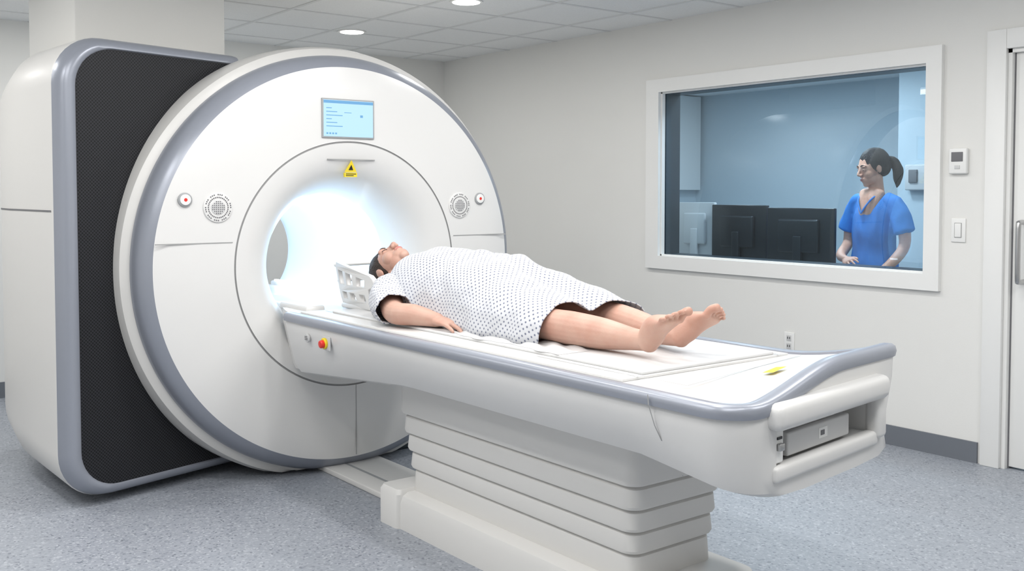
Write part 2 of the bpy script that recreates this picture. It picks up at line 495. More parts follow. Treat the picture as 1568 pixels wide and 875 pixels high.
for i, (xx, yy) in enumerate(((-4.71, 1.093), (-4.95, 1.078), (-5.15, 1.066), (-5.35, 1.053), (-5.65, 1.073), (-5.95, 1.138))):
    vs += [(xx, yy, 1.335), (xx, yy, 1.343)]
mkobj("cabinet_seam", vs, [(2*i, 2*i+2, 2*i+3, 2*i+1) for i in range(5)], M_seam, mri)
# display
box("display_bezel", (-4.502, 2.298, 1.693), (-4.490, 2.592, 1.890), M_grey, mri, .003)
box("display_lcd", (-4.4905, 2.306, 1.701), (-4.4885, 2.584, 1.882), M_screen, mri)
bl = [((-4.489, 2.306, 1.866), (-4.4875, 2.584, 1.880))]
for i in range(6):
    bl.append(((-4.489, 2.32, 1.84-i*.018), (-4.4875, 2.32+.03+.03*((i*7) % 3), 1.844-i*.018)))
bl += [((-4.489, 2.51, 1.80), (-4.4875, 2.525, 1.812)), ((-4.489, 2.42, 1.82), (-4.4875, 2.46, 1.823))]
for i in range(4): bl.append(((-4.489, 2.32+i*.016, 1.712), (-4.4875, 2.33+i*.016, 1.72)))
boxes("display_graphics", bl, M_screen2, mri)
for sgn, yy, zz, by, bz in ((0, 1.765, 1.352, 1.612, 1.388), (1, 3.125, 1.352, 3.262, 1.388)):
    cyl("speaker_plate_%d" % sgn, (-4.498, yy, zz), (1, 0, 0), .070, .012, M_white, mri, .003, 48)
    b = Blob()
    for rr, n in ((.060, 40), (.047, 34)):
        for k in range(n):
            a0 = 2*math.pi*k/n
            if rr > .05 and k % 4 == 3: continue
            b.ell((-4.4915, yy+rr*math.cos(a0), zz+rr*math.sin(a0)), (.002, .0036, .0036), n=6)
    for i in range(-3, 4):
        for j in range(-3, 4):
            if i*i+j*j < 11: b.ell((-4.4895, yy+i*.009, zz+j*.009), (.002, .003, .003), n=6)
    b.make("speaker_holes_%d" % sgn, M_seam, mri, voxel=0)
    cyl("speaker_core_%d" % sgn, (-4.494, yy, zz), (1, 0, 0), .035, .008, M_lgrey, mri, .003, 40)
    cyl("button_ring_%d" % sgn, (-4.499, by, bz), (1, 0, 0), .033, .012, M_grey, mri, .003, 40)
    cyl("button_cap_%d" % sgn, (-4.492, by, bz), (1, 0, 0), .025, .010, M_trim, mri, .003, 40)
    cyl("button_dot_%d" % sgn, (-4.4868, by, bz), (1, 0, 0), .008, .001, M_red, mri)
box("logo_recess", (-4.505, 2.33, 1.585), (-4.497, 2.60, 1.590), M_seaml, mri, .002)
mkobj("warning_triangle", [(-4.510, 2.43, 1.525), (-4.510, 2.50, 1.525), (-4.499, 2.465, 1.585)], [(0, 1, 2)], M_yel, mri)
box("warning_plate", (-4.520, 2.43, 1.500), (-4.506, 2.50, 1.522), M_yel, mri)
mkobj("warning_mark", [(-4.5065, 2.452, 1.535), (-4.5065, 2.478, 1.535), (-4.5005, 2.465, 1.562)], [(0, 1, 2)], M_black, mri)
boxes("warning_text", [((-4.5065, 2.436, 1.513), (-4.5055, 2.494, 1.517)), ((-4.5065, 2.436, 1.505), (-4.5055, 2.48, 1.509))], M_black, mri)
box("bore_bed", (-6.1, CY-.25, .78), (-4.36, CY+.25, .835), M_white, mri, .02)
box("bore_bed_rail_a", (-6.0, CY-.275, .80), (-4.42, CY-.235, .86), M_white, mri, .012)
box("bore_bed_rail_b", (-6.0, CY+.235, .80), (-4.42, CY+.275, .86), M_white, mri, .012)
box("bore_glint_strip", (-5.9, CY+.215, .862), (-4.6, CY+.235, .875), M_glint, mri, .004)  # glowing bar imitates a reflection highlight along the bed rail
box("gantry_foot", (-5.9, 2.5, 0), (-4.70, 3.05, .05), M_dark, mri, .01)
for i, x in enumerate((-4.95, -5.4, -5.85)):
    L = bpy.data.lights.new("bore_lamp_%d" % i, 'POINT'); L.energy = 2.0; L.color = (.62, .82, 1); L.shadow_soft_size = .06
    o = bpy.data.objects.new("bore_lamp_%d" % i, L); COL.objects.link(o); o.location = (x, CY, CZ+.18); reparent(o, mri)

# ------------------------------------------------------------------ patient table
tab = empty("mri_patient_table", (-3.0, 2.45, 0))
TC = 2.452; HW = .465; ZT = .866
XS = -4.27
LEN = 2.65
def xend(y): return -1.62-.12*(y-1.99)/.93
def lipz(x, y):
    s = min(max((x+2.05-(-.12*(y-1.99)/.93))/.42, 0), 1)
    k = min(max((y-2.05)/.50, 0), 1); k = k*k*(3-2*k)
    return .075*(s**1.6)*k
def planhw(s, far=False):
    dd = (1-s)*LEN
    r = .07 if far else .14
    if dd >= r: return HW
    return HW-r+math.sqrt(max(r*r-(r-dd)**2, 0))
dl = [.14, .12, .10, .085, .07, .052, .036, .023, .012, .004, 0]
SS = [i/36*(1-.15/LEN) for i in range(37)]+[1-q/LEN for q in dl]
def tpos(s, off, z, top=False):
    yy = TC+off
    xx = XS+s*(xend(yy)-XS)
    return V((xx, yy, z+(lipz(xx, yy) if top else 0)))
def shell_ring(s):
    h = planhw(s); hf = planhw(s, True)
    e = max(0, (s-.84)/.16)
    zb = .57+.075*min(s/.35, 1)-.035*e
    tuck = .10-.03*e
    rail = .034
    P = [(-h+.006, ZT-rail), (-h+.012, ZT-rail-.05), (-h+.05-.02*e, zb+.06), (-h+tuck-.02, zb+.015), (-h+tuck+.02, zb), (-.2*h/HW, zb-.005)]
    P2 = [(hf-.006, ZT-rail), (hf-.012, ZT-rail-.05), (hf-.05-.02*e, zb+.06), (hf-tuck+.02, zb+.015), (hf-tuck-.02, zb), (.2*hf/HW, zb-.005)]
    ring = []
    for a, b in P+P2[::-1]:
        p = tpos(s, a, b)
        lz = lipz(p.x, p.y)
        p.z += lz*min(max((b-.62)/.2, 0), 1)
        ring.append(p)
    for a in (.97, .8, .5, .2): ring.append(tpos(s, a*hf, ZT-.006, True))
    for a in (-.2, -.5, -.8, -.97): ring.append(tpos(s, a*h, ZT-.006, True))
    return ring
sh = loft("housing", [shell_ring(s) for s in SS], M_tablew, tab, smooth=32)
ang = math.radians(7.4)
def endbox(name, ya, yb, o0, o1, z0, z1, m, bevel=0):
    ym = (ya+yb)/2
    xm = xend(ym)
    return box(name, (xm+o0, ya, z0), (xm+o1, yb, z1), m, tab, bevel, rz=ang)
cut = endbox("cut", 2.15, 2.72, -.16, .05, .69, .805, M_seam)
cut.parent = None
bo = sh.modifiers.new("c", 'BOOLEAN'); bo.operation = 'DIFFERENCE'; bo.object = cut; bo.solver = 'EXACT'
bpy.context.view_layer.update()
bake(sh); bpy.data.objects.remove(cut)
autosmooth(sh, 32)
endbox("end_handle", 2.115, 2.77, -.03, .040, .795, .868, M_tablew, .024)
endbox("end_lower_lip", 2.14, 2.74, -.03, .012, .650, .695, M_tablew, .012)
endbox("end_side_block", 2.72, 2.78, -.03, .02, .67, .83, M_tablew, .015)
endbox("recess_unit", 2.24, 2.60, -.14, -.020, .700, .765, M_lgrey, .006)
endbox("recess_unit_top", 2.30, 2.54, -.13, -.035, .765, .79, M_lgrey, .006)
endbox("latch", 2.155, 2.195, -.06, -.002, .70, .79, M_trim, .005)
endbox("latch_pin", 2.163, 2.187, -.01, .010, .735, .755, M_steel, .003)
endbox("latch_slot", 2.163, 2.187, -.01, .001, .765, .772, M_black)
endbox("unit_label", 2.42, 2.47, -.022, -.0185, .72, .75, M_trim)
endbox("unit_label_mark", 2.43, 2.452, -.0195, -.0175, .728, .742, M_seam)
path = []
for s in SS: path.append((s, -planhw(s)))
h0 = planhw(1.0); h1 = planhw(1.0, True)
for k in range(1, 24): path.append((1.0, -h0+(h0+h1)*k/24))
for s in reversed(SS): path.append((s, planhw(s, True)))
def rail_ring(i):
    s, off = path[i]
    p = tpos(s, off, ZT, True)
    a = path[max(i-1, 0)]; b = path[min(i+1, len(path)-1)]
    pa = tpos(a[0], a[1], ZT, True); pb = tpos(b[0], b[1], ZT, True)
    t = (pb-pa); t.z = 0; t.normalize()
    n = V((t.y, -t.x, 0))
    prof = [(.004, -.034), (.008, -.018), (.004, -.004), (-.006, .003), (-.030, .004), (-.045, .001), (-.048, -.012), (-.03, -.03)]
    return [p+n*o+V((0, 0, z)) for o, z in prof]
loft("edge_rail", [rail_ring(i) for i in range(len(path))], M_blue, tab, smooth=50)
seamv = []
for (off, z) in ((-HW-.009, ZT-.002), (-HW-.009, ZT-.03), (-HW+.010, ZT-.09), (-HW+.044, .71), (-HW+.070, .660)):
    xx = -1.935+(ZT-z)*.10
    seamv += [V((xx-.002, TC+off-.003, z)), V((xx+.002, TC+off-.003, z))]
mkobj("side_seam", seamv, [(2*i, 2*i+1, 2*i+3, 2*i+2) for i in range(4)], M_seaml, tab)
boxes("tray_panel", [((-4.25, TC-.395, ZT-.006), (-2.12, TC+.395, ZT+.003))], M_tablew, tab, .002)
def topline(name, a, b, wd=.004, z=ZT+.0042, m=None):
    a = V(a); b = V(b); t = (b-a).normalized(); n = V((-t.y, t.x))*wd/2
    return mkobj(name, [(*(a+n), z), (*(b+n), z), (*(b-n), z), (*(a-n), z)], [(0, 1, 2, 3)], m or M_grey, tab)
for i, (a, b) in enumerate((((-1.93, 2.13), (-2.06, 2.84)), ((-1.93, 2.13), (-2.10, 2.125)), ((-2.6, 2.12), (-2.1, 2.12)), ((-4.2, 2.16), (-3.7, 2.16)), ((-2.6, 2.79), (-2.06, 2.79)))):
    topline("top_seam_%d" % i, a, b, z=ZT+.0045)
sv = [(a, b, ZT+lipz(a, b)+.0015) for a, b in ((-1.865, 2.38), (-1.825, 2.38), (-1.843, 2.47), (-1.883, 2.47))]
mkobj("warning_sticker", sv, [(0, 1, 2, 3)], M_yel, tab)
box("mattress_pad", (-4.12, TC-.30, ZT+.002), (-2.13, TC+.33, ZT+.014), M_pad, tab, .005)
vs = []; fs = []
for i in range(61):
    for j in range(13):
        x = -3.30+.78*i/60; y = 2.160+.14*j/12+.010*math.sin(i*.2)+.005*math.sin(i*.7)
        ed = min(i/6, (60-i)/6, j/3, 1)
        z = ZT+.0148+.012*ed*abs(math.sin(i*.22+j*.4))
        vs.append((x, y, z))
for i in range(60):
    for j in range(12):
        fs.append((i*13+j, (i+1)*13+j, (i+1)*13+j+1, i*13+j+1))
mkobj("draw_sheet", vs, fs, M_pad, tab, True)
loft("dock_bridge", [[V((x, TC+sx*hw, z)) for sx, hw, z in ((-1, h1, .862), (-1, h1, .80), (-1, h1-.05, zb+.03), (-1, h1-.12, zb), (1, h1-.12, zb), (1, h1-.05, zb+.03), (1, h1, .80), (1, h1, .862))]
                     for x, h1, zb in ((-4.515, .36, .56), (-4.40, .40, .55), (-4.26, .44, .57))], M_tablew, tab, smooth=30)
box("dock_block", (-4.60, TC-.34, .845), (-4.30, TC-.24, .885), M_tablew, tab, .014)
cyl("side_intercom", (-4.05, TC-.459, .775), (0, -1, -.1), .020, .012, M_lgrey, tab, .003)
for k in range(3):
    box("intercom_slot_%d" % k, (-4.062, TC-.468, .768+k*.007), (-4.038, TC-.463, .770+k*.007), M_seam, tab)
box("estop_plate", (-3.915, TC-.462, .742), (-3.835, TC-.455, .802), M_lgrey, tab, .003)
cyl("estop_base", (-3.875, TC-.466, .772), (0, -1, -.1), .024, .012, M_yel, tab, .002)
cyl("estop_knob", (-3.875, TC-.478, .770), (0, -1, -.1), .017, .022, M_red, tab, .005)
def pring(x0, x1, y0, y1, z, r=.03, seg=5):
    return [V((a, b, z)) for a, b in rrect(x0, x1, y0, y1, r, seg)]
zl = [.66, .475, .395, .32, .245, .14]
rings = []
for i in range(5):
    q = i*.013
    x0, x1, y0, y1 = -3.68+q*1.2, -2.25-q*.6, 2.235+q*.5, 2.68-q*.5
    zt, zb = zl[i], zl[i+1]
    rings += [pring(x0+.016, x1-.016, y0+.016, y1-.016, zt, .05), pring(x0, x1, y0, y1, zt-.012, .05), pring(x0-.004, x1+.004, y0-.004, y1+.004, zb+.012, .05), pring(x0, x1, y0, y1, zb+.002, .05), pring(x0+.014, x1-.014, y0+.014, y1-.014, zb, .05)]
loft("bellows", rings, M_ped, tab, smooth=30)
boxes("bellows_seam", [((-2.255, 2.46, .48), (-2.248, 2.463, .645))], M_seaml, tab)
box("under_knob", (-2.16, 2.20, .615), (-2.10, 2.25, .655), M_lgrey, tab, .008)
loft("plinth", [pring(-3.72, -2.12, 2.185, 2.725, 0, .06), pring(-3.72, -2.12, 2.185, 2.725, .11, .06), pring(-3.71, -2.13, 2.195, 2.715, .14, .06), pring(-3.67, -2.18, 2.22, 2.69, .152, .05)], M_ped, tab, smooth=30)
loft("plinth_cap", [pring(-3.745, -3.58, 2.17, 2.74, 0, .03), pring(-3.745, -3.58, 2.17, 2.74, .145, .03), pring(-3.73, -3.59, 2.18, 2.73, .165, .025)], M_ped, tab, smooth=30)
box("floor_track", (-4.66, 2.33, 0), (-3.74, 2.66, .028), M_ped, tab, .006)
box("floor_track_groove", (-4.60, 2.44, .026), (-3.78, 2.455, .0295), M_grey, tab)

# head coil / head rest
hc = empty("head_coil", (-4.1, TC, ZT))
box("coil_base", (-4.28, TC-.17, ZT+.004), (-3.94, TC+.17, ZT+.03), M_white, hc, .01)
def coil_side(name, sy):
    outer = [(-4.37, .885), (-4.375, .95), (-4.35, 1.07), (-4.33, 1.09), (-4.20, 1.075), (-4.01, 1.045), (-3.99, 1.03), (-3.99, 1.0), (-4.05, .985), (-4.06, .885)]
    holes = [[(-4.345, .985), (-4.335, 1.06), (-4.27, 1.055), (-4.285, .985)], [(-4.255, .985), (-4.24, 1.052), (-4.17, 1.042), (-4.19, .985)], [(-4.16, .985), (-4.14, 1.038), (-4.06, 1.025), (-4.08, .985)],
             [(-4.34, .915), (-4.345, .955), (-4.275, .955), (-4.275, .915)], [(-4.245, .915), (-4.245, .955), (-4.18, .955), (-4.18, .915)], [(-4.15, .915), (-4.15, .955), (-4.09, .955), (-4.09, .915)]]
    cu = bpy.data.curves.new(name, 'CURVE'); cu.dimensions = '2D'; cu.fill_mode = 'BOTH'
    cu.extrude = .009; cu.bevel_depth = .004; cu.bevel_resolution = 2
    for pl in [outer]+holes:
        sp = cu.splines.new('POLY'); sp.points.add(len(pl)-1); sp.use_cyclic_u = True
        for p, (a, c) in zip(sp.points, pl): p.co = (a, c, 0, 1)
    tmp = bpy.data.objects.new(name+"_c", cu); COL.objects.link(tmp)
    dg = bpy.context.evaluated_depsgraph_get()
    me = bpy.data.meshes.new_from_object(tmp.evaluated_get(dg))
    bpy.data.objects.remove(tmp)
    for v in me.vertices:
        a, c, e = v.co
        k = (a+4.375)/.385
        v.co = (a+.085, TC+sy*(.165+.25*(c-.885)-.06*max(0, .4-k)**1.0)+e, c)
    me.materials.clear(); me.materials.append(M_white)
    o = bpy.data.objects.new(name, me); COL.objects.link(o); reparent(o, hc)
    return o
coil_side("coil_cage_near", -1); coil_side("coil_cage_far", 1)
b = Blob()
for zz in (.92, 1.0, 1.075):
    q = .25*(zz-.885)
    b.tube([(-4.285, TC-.145-q, zz), (-4.31, TC-.09, zz), (-4.32, TC, zz), (-4.31, TC+.09, zz), (-4.285, TC+.145+q, zz)], [(.010, .012)]*5, side=(0, 0, 1), n=10)
b.make("coil_crown_bars", M_white, hc, voxel=0)
bb = Blob(); bb.ell((-4.12, TC, .925), (.13, .13, .04)); bb.make("head_cushion", M_pad, hc, voxel=0)

# ------------------------------------------------------------------ people helpers
def headM(origin, f, u, s):
    f = V(f).normalized(); u = V(u); u = (u-f*u.dot(f)).normalized(); a = f.cross(u)
    return Matrix(((a.x*s, f.x*s, u.x*s, origin[0]), (a.y*s, f.y*s, u.y*s, origin[1]), (a.z*s, f.z*s, u.z*s, origin[2]), (0, 0, 0, 1)))
def head(b, M):
    E = lambda c, r: b.ell(c, r, M, 28)
    E((0, -.014, .030), (.071, .093, .086))
    E((0, .028, .004), (.059, .060, .083))
    E((0, .030, -.058), (.047, .050, .044))
    E((0, .064, -.090), (.020, .019, .018))
    E((0, .058, -.060), (.032, .030, .034))
    for sg in (-1, 1):
        E((sg*.033, .050, -.026), (.025, .030, .030))
        E((sg*.026, .074, .026), (.024, .013, .010))
        E((sg*.030, .0755, .004), (.0140, .0105, .0085))
        E((sg*.0090, .096, -.027), (.0080, .010, .0070))
        E((sg*.070, -.004, -.004), (.008, .018, .029))
    s = M.to_scale()[0]
    P = [M @ V(p) for p in ((0, .080, .028), (0, .090, .008), (0, .102, -.012), (0, .105, -.022))]
    b.tube(P, [.0070*s, .0070*s, .0090*s, .0100*s], side=tuple(M.to_3x3() @ V((1, 0, 0))), n=14)
    E((0, .0865, -.0515), (.019, .010, .0055))
    E((0, .0855, -.0605), (.016, .010, .0062))
def face_parts(M, parent, hairm, closed=True, lipm=M_lip):
    b = Blob()
    b.ell((0, .0875, -.0520), (.0185, .0105, .0040), M, 20); b.ell((0, .0865, -.0602), (.0155, .0108, .0048), M, 20)
    b.make("lips", lipm, parent, voxel=0)
    b = Blob(); sc = M.to_scale()[0]
    for sg in (-1, 1):
        pts = [M @ V(p) for p in ((sg*.013, .0860, .0285), (sg*.026, .0860, .0345), (sg*.040, .0775, .033), (sg*.049, .069, .027))]
        b.tube(pts, [(.0025*sc, .0022*sc), (.0034*sc, .0026*sc), (.0028*sc, .0025*sc), (.0012*sc, .0012*sc)], side=tuple(M.to_3x3() @ V((0, 0, 1))), n=10)
    b.make("eyebrows", hairm, parent, voxel=0)
    b = Blob()
    for sg in (-1, 1):
        if closed:
            pts = [M @ V(p) for p in ((sg*.017, .0825, .002), (sg*.030, .0862, -.0005), (sg*.044, .0795, .003))]
            b.tube(pts, [.0012*sc]*3, n=8)
        else:
            b.ell((sg*.030, .0785, .0035), (.0095, .0085, .0034), M, 16)
    b.make("eyelashes" if closed else "eyes", hairm, parent, voxel=0)

def hand(b, wrist, dirv, back, thumb, s=1.0, curl=10):
    d = V(dirv).normalized(); n = V(back); n = (n-d*n.dot(d)).normalized(); l = V(thumb); l = (l-d*l.dot(d)-n*l.dot(n)).normalized()
    w = V(wrist)
    def P(a, c, e): return w+d*a*s+l*c*s+n*e*s
    b.tube([P(-.01, 0, 0), P(.025, 0, 0), P(.06, 0, .003), P(.088, 0, .002)], [(.027*s, .019*s), (.034*s, .017*s), (.041*s, .014*s), (.040*s, .011*s)], side=tuple(l), n=20)
    for off, fl, r, sp in ((.033, .070, .0082, .16), (.0115, .078, .0084, .05), (-.0105, .072, .0082, -.06), (-.032, .056, .0072, -.18)):
        p = P(.078, off, .001); dd = (d+l*sp).normalized(); a = math.radians(curl*.6)
        pts = [p]
        for k, q in enumerate((.5, .28, .22)):
            a2 = a*(k+1)
            dv = dd*math.cos(a2)-n*math.sin(a2)
            p = p+dv*fl*q*s; pts.append(p)
        b.tube(pts, [r*1.05*s, r*s, r*.93*s, r*.78*s], side=tuple(l), n=12, sub=3)
    pts = [P(.02, .022, -.004), P(.045, .044, -.008), P(.07, .054, -.010), P(.092, .056, -.012)]
    b.tube(pts, [.015*s, .0125*s, .0105*s, .0085*s], side=tuple(l), n=12)

def foot(b, heel, toe, dors, inner, s=1.0):
    h = V(heel); d = (V(toe)-h).normalized(); L = (V(toe)-h).length
    n = V(dors); n = (n-d*n.dot(d)).normalized(); l = V(inner); l = (l-d*l.dot(d)-n*l.dot(n)).normalized()
    def P(a, c, e): return h+d*a*L+l*c*s+n*e*s
    b.tube([P(.02, 0, .012), P(.2, 0, .022), P(.42, -.002, .026), P(.62, 0, .018), P(.78, 0, .008), P(.84, 0, .004)],
           [(.030*s, .031*s), (.034*s, .040*s), (.036*s, .038*s), (.043*s, .027*s), (.047*s, .017*s), (.044*s, .012*s)], side=tuple(l), n=22)
    for off, r, ln, st, sp in ((.033, .0135, .27, .82, .004), (.0110, .0078, .25, .85, .002), (-.0065, .0074, .22, .84, 0), (-.0225, .0070, .20, .82, -.003), (-.0375, .0068, .16, .79, -.006)):
        b.tube([P(st, off, .006), P(st+ln*.55, off+sp, .011), P(st+ln, off+sp, .004)], [r*s, r*.92*s, r*1.02*s], side=tuple(l), n=12)

# ------------------------------------------------------------------ patient
pat = empty("patient_lying", (-3.2, 2.45, .88))
PZ = ZT+.014
b = Blob()
HM = headM((-4.065, 2.45, 1.06), (.03, -.16, 1), (-1, 0, .03), 1.17)
head(b, HM)
b.tube([(-4.02, 2.45, 1.035), (-3.93, 2.455, 1.03), (-3.82, 2.455, 1.02)], [(.058, .06), (.056, .058), (.075, .065)], side=(0, 1, 0))
b.tube([(-3.84, 2.455, 1.0), (-3.74, 2.455, 1.01), (-3.5, 2.455, 1.01), (-3.32, 2.455, 1.0), (-3.2, 2.455, .995), (-3.1, 2.455, .99)],
       [(.17, .07), (.19, .10), (.175, .11), (.155, .10), (.19, .10), (.17, .08)], side=(0, 1, 0))
b.tube([(-3.78, 2.28, .985), (-3.67, 2.20, .955), (-3.52, 2.125, .928), (-3.42, 2.155, .927), (-3.315, 2.20, .912)], [.055, .052, .046, .043, .028], side=(0, 1, 0))
hand(b, (-3.315, 2.20, .912), (1, .10, -.06), (0, -.1, 1), (0, 1, 0), 1.12, 14)
b.tube([(-3.78, 2.64, .985), (-3.67, 2.72, .955), (-3.52, 2.78, .935), (-3.42, 2.77, .925), (-3.31, 2.74, .912)], [.055, .052, .044, .042, .027], side=(0, 1, 0))
hand(b, (-3.31, 2.74, .912), (1, -.10, -.06), (0, .1, 1), (0, -1, 0), 1.05, 14)
b.tube([(-3.2, 2.36, .985), (-3.0, 2.33, .975), (-2.77, 2.305, .950), (-2.64, 2.315, .944), (-2.5, 2.335, .938), (-2.36, 2.345, .934), (-2.30, 2.345, .937)],
       [.095, .083, .060, .060, .054, .037, .035], side=(0, 1, 0))
b.tube([(-3.2, 2.56, .985), (-3.0, 2.58, .975), (-2.79, 2.60, .957), (-2.66, 2.58, .946), (-2.53, 2.555, .938), (-2.38, 2.52, .932), (-2.31, 2.505, .936)],
       [.095, .083, .060, .060, .054, .037, .035], side=(0, 1, 0))
foot(b, (-2.285, 2.340, .916), (-2.155, 2.330, 1.030), (-1, 0, .6), (0, 1, 0), 1.12)
foot(b, (-2.300, 2.500, .916), (-2.180, 2.560, 1.018), (-1, 0, .6), (0, -1, 0), 1.12)
b.make("body", M_skin, pat, voxel=.0032, smooth=4)
face_parts(HM, pat, M_hair, True)
b = Blob()
b.ell((0, -.024, .040), (.081, .099, .096), HM, 32)
b.ell((0, -.060, -.01), (.076, .060, .080), HM, 28)
b.ell((0, -.085, .05), (.070, .045, .09), HM, 28)
b.ell((0, -.065, -.06), (.064, .042, .060), HM, 28)
b.make("hair", M_hair, pat, voxel=.005, smooth=4, wr=lambda c: .003*noise.noise(V((c.x*10, c.y*70, c.z*70))))

def gown():
    st = [(-3.895, 2.37, 2.545, 1.085), (-3.87, 2.315, 2.60, 1.105), (-3.835, 2.27, 2.65, 1.125), (-3.77, 2.225, 2.70, 1.15), (-3.6, 2.215, 2.71, 1.172), (-3.4, 2.225, 2.70, 1.168), (-3.2, 2.215, 2.71, 1.155),
          (-3.05, 2.205, 2.73, 1.125), (-2.9, 2.205, 2.73, 1.085), (-2.78, 2.215, 2.72, 1.050), (-2.69, 2.23, 2.70, 1.030)]
    st = catmull(st, 14)
    nt = 84
    vs, fs, uv = [], [], []
    ncol = len(st)
    for i, (x, yn, yf, zt) in enumerate(st):
        yc = (yn+yf)/2; hw = (yf-yn)/2; zb = PZ+.004
        arc = 0; prev = None
        row = []
        wh = min(max(0, (x+3.1)/.4), 1)
        qe = .75-.30*wh; pe = .85-.12*wh
        for j in range(nt+1):
            th = math.pi*j/nt
            c = math.cos(th); s_ = math.sin(th)
            y = yc-hw*math.copysign(abs(c)**pe, c)
            z = zb+(zt-zb)*(s_**qe)
            if x > -3.15:
                z -= .040*min((x+3.15)/.3, 1)*math.exp(-((y-2.455)/.055)**2)
            z += .012*math.exp(-((x+3.66)/.09)**2)*(math.exp(-((y-2.37)/.07)**2)+math.exp(-((y-2.55)/.07)**2))
            k = 1-s_
            y += -math.copysign(1, c)*k**3*(.015+.03*noise.noise(V((x*7, c, 0))))
            xx = x+wh*wh*(.10*(y-2.42)+.008*math.sin(y*40))
            w1 = noise.noise(V((x*5+y*3, y*8, z*8)))*.014+noise.noise(V((x*16, y*14, z*14+5)))*.006
            w2 = .006*math.sin(24*x+20*y+7*noise.noise(V((x*3, y*3, 1))))
            w3 = -.012*max(0, noise.noise(V((x*3.5-y*2, y*16+x*4, 9))))
            am = (.35+.65*s_)*(1-.55*wh)
            z += (w1+w2+w3)*am
            y += .014*noise.noise(V((x*11, 3, z*7)))*(1-s_)
            z = max(z, PZ+.003)
            p = V((xx, y, z))
            if prev is not None: arc += (p-prev).length
            prev = p; row.append((p, arc))
        mid = row[nt//2][1]
        for p, a in row:
            vs.append(p); uv.append((x, a-mid))
    for i in range(ncol-1):
        for j in range(nt):
            a = i*(nt+1)+j
            fs.append((a, a+1, a+nt+2, a+nt+1))
    for sy in (-1, 1):
        ax = [(-3.83, 2.33, .995, .060, .070), (-3.77, 2.265, .985, .085, .082), (-3.69, 2.20, .965, .088, .080), (-3.60, 2.15, .948, .080, .072), (-3.535, 2.13, .940, .077, .065)]
        ax = catmull(ax, 6)
        base = len(vs); n = 40
        C = [V(a[:3]) for a in ax]
        for i, a in enumerate(ax):
            t = (C[min(i+1, len(C)-1)]-C[max(i-1, 0)]).normalized()
            sd = V((0, 1, 0)); sd = (sd-t*sd.dot(t)).normalized(); up = t.cross(sd)
            for j in range(n+1):
                th = 2*math.pi*j/n
                rr = 1+.10*noise.noise(V((i*.3, math.cos(th)*2.5, math.sin(th)*2.5)))
                p = C[i]+sd*a[3]*rr*math.cos(th)+up*a[4]*rr*math.sin(th)
                if sy == 1: p.y = 2.455*2-p.y
                p.z = max(p.z, PZ+.003)
                vs.append(p); uv.append((a[0]*1.2, a[3]*th))
        for i in range(len(ax)-1):
            for j in range(n):
                q = base+i*(n+1)+j
                fs.append((q, q+1, q+n+2, q+n+1))
    me = bpy.data.meshes.new("gown"); me.from_pydata([tuple(v) for v in vs], [], fs)
    me.materials.append(M_gown)
    ul = me.uv_layers.new(name="UVMap")
    for lp in me.loops: ul.data[lp.index].uv = uv[lp.vertex_index]
    for p in me.polygons: p.use_smooth = True
    o = bpy.data.objects.new("hospital_gown", me); COL.objects.link(o)
    so = o.modifiers.new("s", 'SOLIDIFY'); so.thickness = .004; so.offset = 0
    reparent(o, pat)
gown()

# ------------------------------------------------------------------ control room
YB = 8.2
boxes("wall_control_room", [((-7.45, Y1+T, 0), (-7.33, YB, 2.6)), ((-7.45, YB, 0), (-1.1, YB+.12, 2.6)), ((-1.2, Y1+T, 0), (-1.1, YB, 2.6)), ((-4.41, 7.3, 0), (-1.2, YB, 2.6))], M_bwall)
box("ceiling_control_room", (-7.45, Y1+T, 2.45), (-1.1, YB+.1, 2.55), M_ceil)
for (x, y, pw) in ((-5.8, 6.9, 24), (-4.6, 6.5, 24), (-2.4, 6.3, 12), (-4.0, 5.6, 22)):
    t = empty("control_room_downlight", (x, y, 2.45))
    cyl("lens", (x, y, 2.444), (0, 0, 1), .08, .008, M_led, t)
    a = area("lamp", (x, y, 2.43), .3, pw, (.86, .94, 1)); reparent(a, t)
desk = empty("control_desk", (-4.4, 5.5, 0))
box("desk_top", (-5.9, 5.36, .74), (-3.2, 5.72, .78), M_desk, desk, .005)
boxes("desk_legs", [((-5.85, 5.4, 0), (-5.8, 5.7, .74)), ((-3.3, 5.4, 0), (-3.25, 5.7, .74)), ((-4.6, 5.4, 0), (-4.55, 5.7, .74))], M_grey, desk)
def monitor(cx, cy, w, h, z0, m, rz=0, thick=.035):
    t = empty("computer_monitor", (cx, cy, .78))
    R = Matrix.Rotation(rz, 4, 'Z')
    def add(nm, lo, hi, mm, bv=.006):
        o = box(nm, lo, hi, mm, None, bv)
        o.data.transform(R); o.data.transform(Matrix.Translation((cx, cy, 0))); reparent(o, t)
    add("case", (-w/2, -thick/2, z0), (w/2, thick/2, z0+h), m)
    add("back_bulge", (-w*.3, -thick/2-.03, z0+h*.2), (w*.3, -thick/2, z0+h*.8), m, .012)
    add("screen", (-w/2+.015, thick/2, z0+.02), (w/2-.015, thick/2+.002, z0+h-.02), M_screen2, 0)
    add("stand", (-.03, -.055, .79), (.03, -.03, z0+h*.5), m)
    add("foot", (-.12, -.09, .78), (.12, .09, .795), m)
monitor(-4.56, 5.56, .48, .37, .965, M_black)
monitor(-4.05, 5.56, .50, .37, .95, M_black, math.radians(4))
monitor(-4.97, 5.58, .31, .38, .97, M_lgrey, math.radians(8))
t = empty("computer_tower", (-5.2, 5.5, .78))
box("case", (-5.215, 5.42, .78), (-5.145, 5.66, 1.24), M_trim, t, .006)
boxes("vents", [((-5.205, 5.418, .84+.03*i), (-5.155, 5.421, .848+.03*i)) for i in range(6)], M_seam, t)
t = empty("wall_intercom", (-4.2, 7.28, 1.53))
